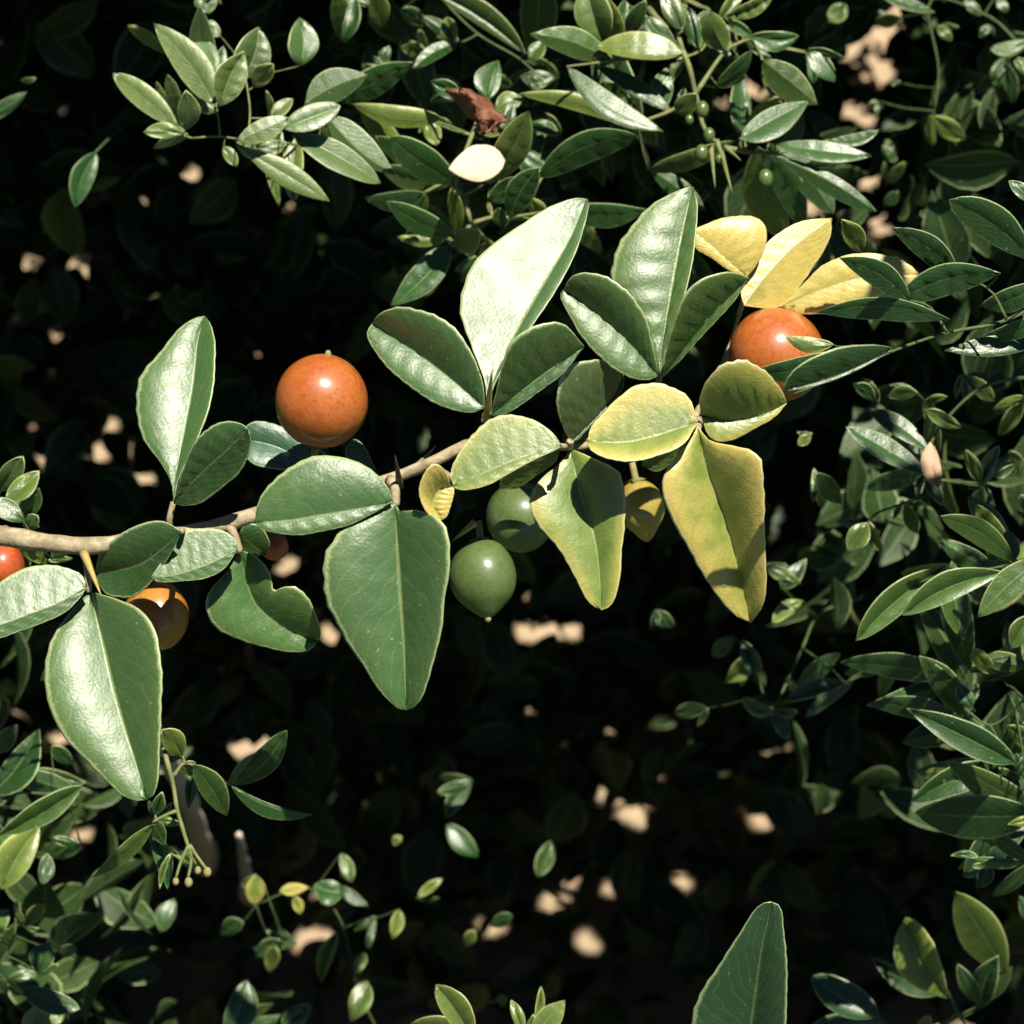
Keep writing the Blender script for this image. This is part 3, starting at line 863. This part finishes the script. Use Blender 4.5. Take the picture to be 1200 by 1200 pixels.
spray('small dark spray with bluish shine hanging under the large yellow leaf', .78, (0.024, 0.068, 0.022),
      [(1010, 700, 90), (960, 720, 50), (940, 760, 30), (905, 830, 10), (890, 800, 25)],
      [(898, 664, 938, 684, 8, 8, 'mm', -10, .2), (940, 704, 905, 730, 8, 9, 'ss', 0), (915, 690, 945, 655, 10, 9, 'sd', 10), (990, 800, 919, 823, 9, 10, 'ms', -20), (905, 836, 870, 818, 8, 8, 'ss', 0), (906, 836, 923, 866, 8, 8, 'ss', 0),
       (830, 830, 790, 836, 8, 9, 'gg', 40), (985, 765, 930, 815, 10, 10, 'dg', 10), (880, 770, 850, 800, 10, 12, 'sd', 20), (870, 750, 890, 790, 10, 10, 'ds', 20), (860, 745, 835, 770, 9, 9, 'dg', 20), (1045, 770, 990, 790, 9, 9, 'gd', 0), (770, 715, 790, 735, 8, 8, 'gd', 30)],
      [[(940, 760, 30), (970, 780, 10), (990, 800)]], crowd=0.5)
spray('small leafy tip with flower stalks hanging below the large pale leaf', .64, (0.028, 0.086, 0.018),
      [(188, 850, 15), (194, 885), (203, 920), (208, 950), (220, 990), (225, 1005)],
      [(180, 966, 109, 1028, 8, 10, 'gg', 0), (214, 886, 190, 855, 12, 14, 'gg', 0), (214, 895, 229, 906, 9, 10, 'dg', 0), (227, 896, 266, 956, 16, 13, 'dg', -4), (182, 960, 193, 991, 8, 8, 'gd', 0), (182, 955, 190, 928, 7, 7, 'dd', 5),
       (270, 920, 366, 955, 3, 13, 'mk', 10), (200, 1000, 187, 1042, 3, 4, 'mm', 0)],
      [[(208, 950), (195, 955), (180, 963)], [(203, 910), (215, 895), (228, 897)], [(222, 990), (232, 1005), (243, 1020)], [(222, 990), (212, 1010), (206, 1030)], [(222, 990), (224, 1010), (220, 1030)]], r=3.5)
tip = bpy.data.objects
hang = [o for o in bpy.data.objects if o.name.startswith('leafy_branch')][-1]
buds(hang, [(243, 1022, 5), (206, 1033, 4), (221, 1034, 5), (232, 1020, 4)], .64, M_CALYX)

spray('leaf cluster at the picture edge behind the woody twig', .66, (0.045, 0.11, 0.024),
      [(-60, 620, 10), (-10, 600), (15, 600), (30, 615)],
      [(0, 576, 27, 535, 12, 13, 'dg', 10), (6, 588, 46, 552, 12, 12, 'sm', 0, .25), (24, 606, 46, 572, 11, 11, 'gd', 6), (-18, 588, 29, 611, 11, 12, 'ss', -6, 0), (30, 619, 44, 604, 9, 9, 'gd', 6), (20, 640, 55, 660, 8, 8, 'gd', 10), (60, 655, 85, 640, 7, 7, 'gd', 10)], [])
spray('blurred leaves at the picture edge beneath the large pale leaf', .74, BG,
      [(-60, 960, 20), (-10, 950), (20, 930), (60, 930), (95, 922)],
      [(96, 921, -6, 981, 13, 15, 'mg', -40, .1), (-10, 932, 46, 855, 14, 22, 'mg', 0), (2, 1042, 46, 968, 22, 17, 'ms', 0), (55, 1000, 50, 1036, 8, 9, 'BB', 10), (96, 990, 57, 1003, 11, 9, 'dg', 20), (-10, 880, 20, 850, 10, 12, 'gd', 10), (10, 1000, -10, 960, 10, 12, 'ms', 10), (60, 875, 85, 895, 8, 8, 'dg', 14)],
      [[(-10, 950), (10, 990), (5, 1040)]])
spray('pale leaves in the bottom corner beneath the blurred edge leaves', .73, (0.045, 0.105, 0.024),
      [(-50, 1200, 10), (0, 1130), (18, 1090), (15, 1060)],
      [(27, 1160, 94, 1182, 13, 14, 'ss', -10), (44, 1140, 58, 1104, 14, 14, 'mg', 0), (38, 1220, 46, 1176, 14, 18, 'mm', 0, .4), (8, 1149, 46, 1141, 6, 6, 'ss', -4), (-12, 1096, 11, 1066, 11, 12, 'mm', 0, .2), (70, 1115, 90, 1110, 7, 7, 'dd', 10), (30, 1085, 52, 1060, 8, 8, 'gd', 12), (60, 1200, 75, 1185, 8, 6, 'ss', 4)], [])
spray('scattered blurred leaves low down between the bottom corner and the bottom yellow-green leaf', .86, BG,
      [(470, 1260, 10), (420, 1160), (400, 1080), (360, 1040), (300, 1060)],
      [(265, 1212, 289, 1149, 14, 20, 'ms', -40), (330, 1203, 364, 1178, 10, 12, 'mm', -20), (285, 1080, 259, 1096, 9, 10, 'gd', 0), (333, 1104, 299, 1121, 9, 9, 'gg', 0), (322, 1108, 315, 1140, 8, 9, 'dg', 0), (396, 1092, 376, 1152, 8, 9, 'gg', -10),
       (368, 1038, 404, 1046, 12, 16, 'sm', 0), (430, 1150, 411, 1197, 12, 13, 'mB', -10, .2), (428, 1117, 418, 1141, 6, 7, 'sm', 0), (440, 1078, 431, 1112, 6, 6, 'ss'), (468, 1066, 460, 1100, 7, 8, 'sd'), (553, 915, 523, 958, 10, 9, 'sg', 30),
       (524, 965, 560, 1004, 11, 12, 'mB', 30), (645, 985, 630, 1028, 10, 10, 'sd', 40), (400, 1000, 412, 1034, 7, 8, 'ms', 0, .2), (398, 1038, 432, 1062, 9, 8, 'ss', 0), (300, 1025, 297, 1060, 12, 10, 'mm', 0, .6), (328, 1044, 361, 1040, 9, 9, 'ss', 0, .7), (345, 1050, 352, 1071, 6, 6, 'mm', 0, .6),
       (490, 1050, 518, 1030, 5, 6, 'ms', 10, .4), (575, 1085, 600, 1072, 7, 9, 'gd', 20), (555, 1090, 545, 1108, 7, 7, 'gd', 20), (586, 1165, 590, 1180, 5, 5, 'gg', 0), (188, 1092, 205, 1054, 14, 14, 'BB', 20), (470, 980, 461, 990, 5, 5, 'mm', 40)],
      [], r=1.3, crowd=0.25)
spray('yellow-green leaves poking up at the bottom edge', .66, (0.08, 0.13, 0.036),
      [(600, 1290, 5), (612, 1230), (618, 1200)],
      [(556, 1222, 511, 1154, 14, 17, 'mg', 0, .3), (622, 1218, 662, 1172, 13, 14, 'mm', 0, .25), (629, 1200, 634, 1156, 5, 5, 'gm', 2), (613, 1212, 599, 1172, 6, 7, 'sm', 0, .3)], [[(612, 1230), (590, 1235), (556, 1222)]])
bl = thing('leafy_branch', 'single tall dark green leaf with pale midrib rising from the bottom edge', 'branch', P(872, 1250, .64), SPR)
hero(bl, .64, [868, 1262, 882, 1190, 893, 1110, 900, 1080, 904, 1057],
     [820, 1235, 811, 1200, 820, 1167, 843, 1130, 867, 1093, 884, 1066, 895, 1058], 'g',
     [915, 1240, 921, 1198, 923, 1133, 919, 1093, 915, 1064], 'd', 0.0, (0.024, 0.082, 0.026), nu=(0.14, 0.35, 0.6, 0.85, 0.95, 1.0))
V, F = tube([px_path([(868, 1262, .64), (866, 1300, .65), (880, 1400, .68)], 8, 5, 6)], 7)
mesh_obj('stem', V, F, M_STEM, bl)
spray('few broad dark leaves in the lower corner beyond the tall leaf with a pale midrib', .76, (0.022, 0.07, 0.018),
      [(1180, 1270, 10), (1130, 1200), (1110, 1160)],
      [(1030, 1190, 951, 1144, 18, 20, 'sm', 0), (1110, 1170, 1062, 1075, 26, 22, 'md', 10), (1180, 1140, 1120, 1045, 26, 22, 'dd', 20), (1150, 1180, 1170, 1120, 16, 14, 'dd', 20), (1080, 1215, 1090, 1190, 8, 8, 'gd', 10), (1205, 1080, 1195, 1050, 8, 8, 'gm', 10)], [])
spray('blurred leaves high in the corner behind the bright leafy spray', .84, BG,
      [(1290, 60, 20), (1210, 60), (1160, 20), (1090, 0), (1100, 80), (1095, 130)],
      [(990, 5, 971, 26, 10, 10, 'mm', 0, .2), (1095, 15, 1030, -6, 7, 7, 'mm', -20), (1208, 46, 1160, 58, 12, 10, 'ss', -20), (1218, 96, 1188, 68, 8, 8, 'mm', -20, .2), (1093, 136, 1131, 163, 10, 12, 'gd', -20), (1180, 74, 1187, 123, 8, 8, 'gg', 0), (1130, 0, 1150, 18, 8, 8, 'ss'), (1170, -5, 1180, 15, 8, 8, 'ss'),
       (1055, 20, 1025, 25, 8, 8, 'gd', 10), (1100, 30, 1115, 48, 6, 6, 'mm', 0, .2), (1160, 30, 1148, 44, 5, 5, 'mm'), (1050, 190, 1035, 170, 6, 6, 'gm', 20), (1040, 215, 1060, 190, 6, 6, 'gd', 20), (1050, 225, 1035, 240, 7, 6, 'gg', 20), (1030, 120, 1027, 135, 4, 4, 'ss', 30), (1055, 97, 1045, 95, 3, 3, 'ss', 30), (1035, 165, 1045, 168, 4, 4, 'ss', 30)], [])
spray('lone small leaves hanging in the dark beside the light green spray', .80, (0.022, 0.08, 0.022),
      [(185, 100, 300), (150, 140, 120), (122, 168, 15), (112, 178)],
      [(112, 178, 88, 243, 13, 13, 'mg', 0), (-18, 142, 31, 108, 8, 8, 'mg', -30), (196, 62, 150, 30, 6, 8, 'dd', 0), (42, 92, 25, 94, 3, 3, 'gg', 0)], [[(-70, 150, -30), (-40, 148, -30), (-18, 142, -30)]], crowd=0)


# ------------------------------------------------------------------ dead sticks on the shaded ground
def stick(pts, d, r0, r1, label):
    px0 = pts[0][0]
    path = px_path([(x, y, d + z / 1000) for x, y, z in pts], 24, r0, r1)
    W, rad = path
    rad = rad * (1 + 0.14 * np.sin(np.arange(len(rad)) * 1.7 + px0) + 0.1 * np.sin(np.arange(len(rad)) * 3.1))
    V, F = tube([(W, rad)], 10)
    o = mesh_obj('dead_stick', V, F, M_DEAD)
    o['label'] = label
    o['category'] = 'stick'
    o['group'] = 'dead sticks under the shrub'
    q = pts[1]
    LIT.append((P(q[0], q[1] + 12, d + q[2] / 1000), 0.012))
    return o


stick([(186, 862, -60), (206, 908, -10), (222, 945, 60), (234, 985, 200), (240, 1010, 400)], .9, 10, 16, 'thick dead stick just behind the hanging leafy tip, wider than the other stick')
stick([(280, 978, 0), (284, 1000, 60), (289, 1030, 200), (293, 1050, 400)], .95, 4, 11, 'thinner brown stick standing among the low blurred leaves')

# ------------------------------------------------------------------ sunlit spots on the soil
SPOTS = [(95, 308, 12), (33, 310, 8), (65, 395, 9), (25, 380, 8), (225, 205, 12), (187, 227, 4), (338, 245, 5), (297, 412, 6), (130, 495, 4), (120, 526, 5), (155, 522, 5), (174, 558, 6), (50, 541, 6),
         (1010, 62, 26), (1030, 90, 18), (1040, 38, 14), (1005, 135, 14), (857, 120, 12), (883, 102, 10), (1015, 215, 8), (978, 250, 12), (947, 247, 5), (1030, 258, 9), (1032, 280, 8), (345, 664, 12), (385, 745, 13),
         (618, 747, 12), (665, 745, 9), (622, 836, 4), (710, 945, 10), (742, 965, 8), (711, 858, 4), (900, 880, 12), (890, 965, 12), (645, 1068, 9), (716, 1050, 4),
         (687, 1116, 6), (747, 1087, 4), (362, 1106, 13), (290, 880, 14), (310, 872, 12), (573, 1094, 9), (795, 1041, 4), (95, 975, 7), (18, 838, 10), (75, 860, 8), (1130, 1200, 4), (800, 20, 5)]
SOIL = []
for x, y, r in SPOTS:
    g = ground_hit(x, y)
    SOIL.append((g, r * TAN * ((g - CAM) @ FWD) / 600))

# ------------------------------------------------------------------ the rest of the shrub: shaded inner foliage and the unseen crown added to shade it
_st = [(0.12, .11), (0.28, .2), (0.45, .24), (0.63, .215), (0.8, .14), (0.93, .055)]
TPL = [[0, 0, 0]]
TUV = [[.5, 0]]
for _t, _w in _st:
    _z = -0.22 * (_t - .35) ** 2
    TPL += [[-_w, _t, _z + .38 * _w], [0, _t, _z], [_w, _t, _z + .38 * _w]]
    TUV += [[0, _t], [.5, _t], [1, _t]]
TPL.append([0, 1, -.1])
TUV.append([.5, 1])
TF = [[0, 2, 1], [0, 3, 2]]
for _k in range(len(_st) - 1):
    _a, _b = 1 + 3 * _k, 4 + 3 * _k
    TF += [[_a, _a + 1, _b + 1], [_a, _b + 1, _b], [_a + 1, _a + 2, _b + 2], [_a + 1, _b + 2, _b + 1]]
_a = 1 + 3 * (len(_st) - 1)
TF += [[_a, _a + 1, _a + 3], [_a + 1, _a + 2, _a + 3]]
TPL, TF, TUV = np.array(TPL, float), np.array(TF), np.array(TUV, float)
NTV = len(TPL)


def to_cam(w):
    r = w - CAM
    return np.stack([r @ RIGHT, r @ UP, r @ FWD], -1)


def from_cam(c):
    return CAM + c[:, 0:1] * RIGHT + c[:, 1:2] * UP + c[:, 2:3] * FWD


def foliage(name, label, cpts, size, up_bias, keep_lines=True, mat=M_FILL):
    w = from_cam(cpts)
    w = w[w[:, 2] > 0.03]
    n = len(w)
    ln = rng.uniform(*size, n)
    nrm = rng.normal(size=(n, 3))
    nrm /= np.linalg.norm(nrm, axis=1)[:, None]
    nrm = nrm * (1 - up_bias) + np.array([0, -.25, 1]) * up_bias
    nrm /= np.linalg.norm(nrm, axis=1)[:, None]
    dr = rng.normal(size=(n, 3))
    dr -= (dr * nrm).sum(1)[:, None] * nrm
    dr /= np.linalg.norm(dr, axis=1)[:, None]
    sd = np.cross(dr, nrm)
    wid = rng.uniform(0.75, 1.2, n)
    if keep_lines:  # gaps cleared along sun and view lines to let chosen points be lit
        ok = np.ones(n, bool)
        for T, r, rs in [(a, b, b) for a, b in LIT] + [(a, 0.32 * b, 0.8 * b + 0.003) for a, b in SOIL]:
            for f, hw in ((0.12, .1), (0.3, .2), (0.5, .24), (0.7, .2), (0.92, .07)):
                q = w + dr * (ln * f)[:, None] - T
                rad = rs + hw * ln * wid * 0.85
                t = q @ SUN
                ds = np.linalg.norm(q - t[:, None] * SUN, axis=1)
                ok &= ~((t > 0.004) & (ds < rad))
                rad = r + hw * ln * wid * 0.7
                v = CAM - T
                L = np.linalg.norm(v)
                v = v / L
                t = q @ v
                ds = np.linalg.norm(q - t[:, None] * v, axis=1)
                ok &= ~((t > 0.004) & (t < L) & (ds < rad))
        w, dr, sd, nrm, ln, wid = [a[ok] for a in (w, dr, sd, nrm, ln, wid)]
        n = len(w)
    V = w[:, None, :] + ln[:, None, None] * (TPL[None, :, 0:1] * wid[:, None, None] * sd[:, None] + TPL[None, :, 1:2] * dr[:, None] + TPL[None, :, 2:3] * nrm[:, None])
    V = V.reshape(-1, 3)
    Fs = (TF[None] + NTV * np.arange(n)[:, None, None]).reshape(-1)
    me = bpy.data.meshes.new(name)
    me.vertices.add(len(V))
    me.vertices.foreach_set('co', V.ravel())
    nf = len(Fs) // 3
    me.loops.add(len(Fs))
    me.loops.foreach_set('vertex_index', Fs)
    me.polygons.add(nf)
    me.polygons.foreach_set('loop_start', np.arange(nf) * 3)
    me.polygons.foreach_set('loop_total', np.full(nf, 3))
    me.update(calc_edges=True)
    lay = me.uv_layers.new(name='UVMap')
    lay.data.foreach_set('uv', TUV[Fs % NTV].ravel())
    me.materials.append(mat)
    smooth(me)
    me.validate()
    o = bpy.data.objects.new(name, me)
    COL.objects.link(o)
    o['kind'] = 'stuff'
    o['label'] = label
    print(name, n)
    return o


def box(n, d, xf, yf):
    z = rng.uniform(*d, n)
    x = xf[0] * z + rng.uniform(0, 1, n) * (xf[1] - xf[0]) * z
    y0, y1 = yf(z)
    y = y0 + rng.uniform(0, 1, n) * (y1 - y0)
    return np.stack([x, y, z], 1)


# unseen crown added above the view to shade the deep hollow
crown = box(36000, (0.80, 2.7), (-0.5, 0.5), lambda z: (0.225 * z + 0.012, 0.225 * z + 0.30))
shade_eave = box(5000, (0.70, 0.82), (-0.62, 0.62), lambda z: (0.225 * 0.9 + 0.012 + 0 * z, 0.46 + 0 * z))  # added front edge that blocks sun and sky from the hollow
crown = np.vstack([crown, shade_eave])
foliage('added_shade_crown', 'unseen dense shrub crown added above the view to shade the hollow', crown, (0.026, 0.05), 0.55)
# deep inner foliage, in the crown's shade
deep = box(26000, (1.02, 1.9), (-0.34, 0.34), lambda z: (-0.27 * z, 0.24 * z))
deep = deep[deep[:, 2] > 1.2 - 0.75 * deep[:, 1]]
# unseen leaves added on both sides and below to keep light out
sk = [box(2600, (0.95, 1.6), (-0.52, -0.24), lambda z: (-0.3 * z, 0.25 * z)), box(2600, (0.95, 1.6), (0.24, 0.52), lambda z: (-0.3 * z, 0.25 * z)),
      box(3000, (0.95, 1.5), (-0.4, 0.4), lambda z: (-0.5 * z, -0.235 * z)), box(1500, (0.78, 0.95), (-0.5, -0.25), lambda z: (-0.4 * z, 0.25 * z)),
      box(1500, (0.82, 0.95), (-0.4, 0.4), lambda z: (-0.5 * z, -0.25 * z))]
side = np.stack([rng.uniform(.132, .21, 44), rng.uniform(.05, .25, 44), rng.uniform(.42, .54, 44)], 1)  # out-of-view leaves added to dapple the right-hand sprays with shade
foliage('added_dapple_foliage', 'unseen leaves added beside the view to cast dappled shade', side, (0.02, 0.034), 0.4, keep_lines=False)
foliage('added_blocking_foliage', 'unseen leaves added around the hollow to keep light out', np.vstack(sk), (0.022, 0.045), 0.4)
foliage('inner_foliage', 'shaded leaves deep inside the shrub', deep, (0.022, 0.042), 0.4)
# leaves a little behind the lit sprays
parts = []
a = box(360, (0.84, 1.02), (-0.06, 0.24), lambda z: (0.085 * z, 0.23 * z))
parts.append(a)
a = box(30, (0.88, 1.02), (-0.24, -0.05), lambda z: (-0.23 * z, -0.12 * z))
parts.append(a)
parts.append(box(80, (0.8, 0.95), (-0.22, -0.14), lambda z: (-0.22 * z, -0.06 * z)))
parts.append(box(110, (0.82, 0.98), (0.11, 0.25), lambda z: (-0.12 * z, 0.08 * z)))
foliage('middle_foliage', 'dim leaves just behind the lit sprays', np.vstack(parts), (0.016, 0.034), 0.15)

# upright stems in the shade
paths = []
for k in range(26):
    x0, y0 = random.uniform(-0.55, 0.55), random.uniform(1.35, 2.3)
    h = random.uniform(0.8, 1.3)
    pts = [(x0, y0, -0.02)]
    x, y = x0, y0
    for i in range(1, 8):
        x += random.uniform(-.03, .03)
        y += random.uniform(-.035, .02)
        pts.append((x, y, h * i / 7))
    c = catmull(pts, 24)
    paths.append((c, np.linspace(random.uniform(.005, .009), .002, 24)))
V, F = tube(paths, 7)
o = mesh_obj('shrub_stems', V, F, bark_material('shaded_bark', (.07, .05, .035), (.12, .09, .06), 120), origin=(0, 0, 0))
o['kind'] = 'stuff'
o['label'] = 'bare stems rising through the shaded inside of the shrub'

# dry litter on the soil
n = 2600
lit_pts = np.stack([rng.uniform(-0.8, 0.8, n), rng.uniform(0.5, 2.9, n), rng.uniform(0.032, 0.045, n)], 1)
foliage('leaf_litter', 'dry tan leaf litter on the ground', to_cam(lit_pts), (0.012, 0.035), 0.85, keep_lines=False, mat=M_LITTER)
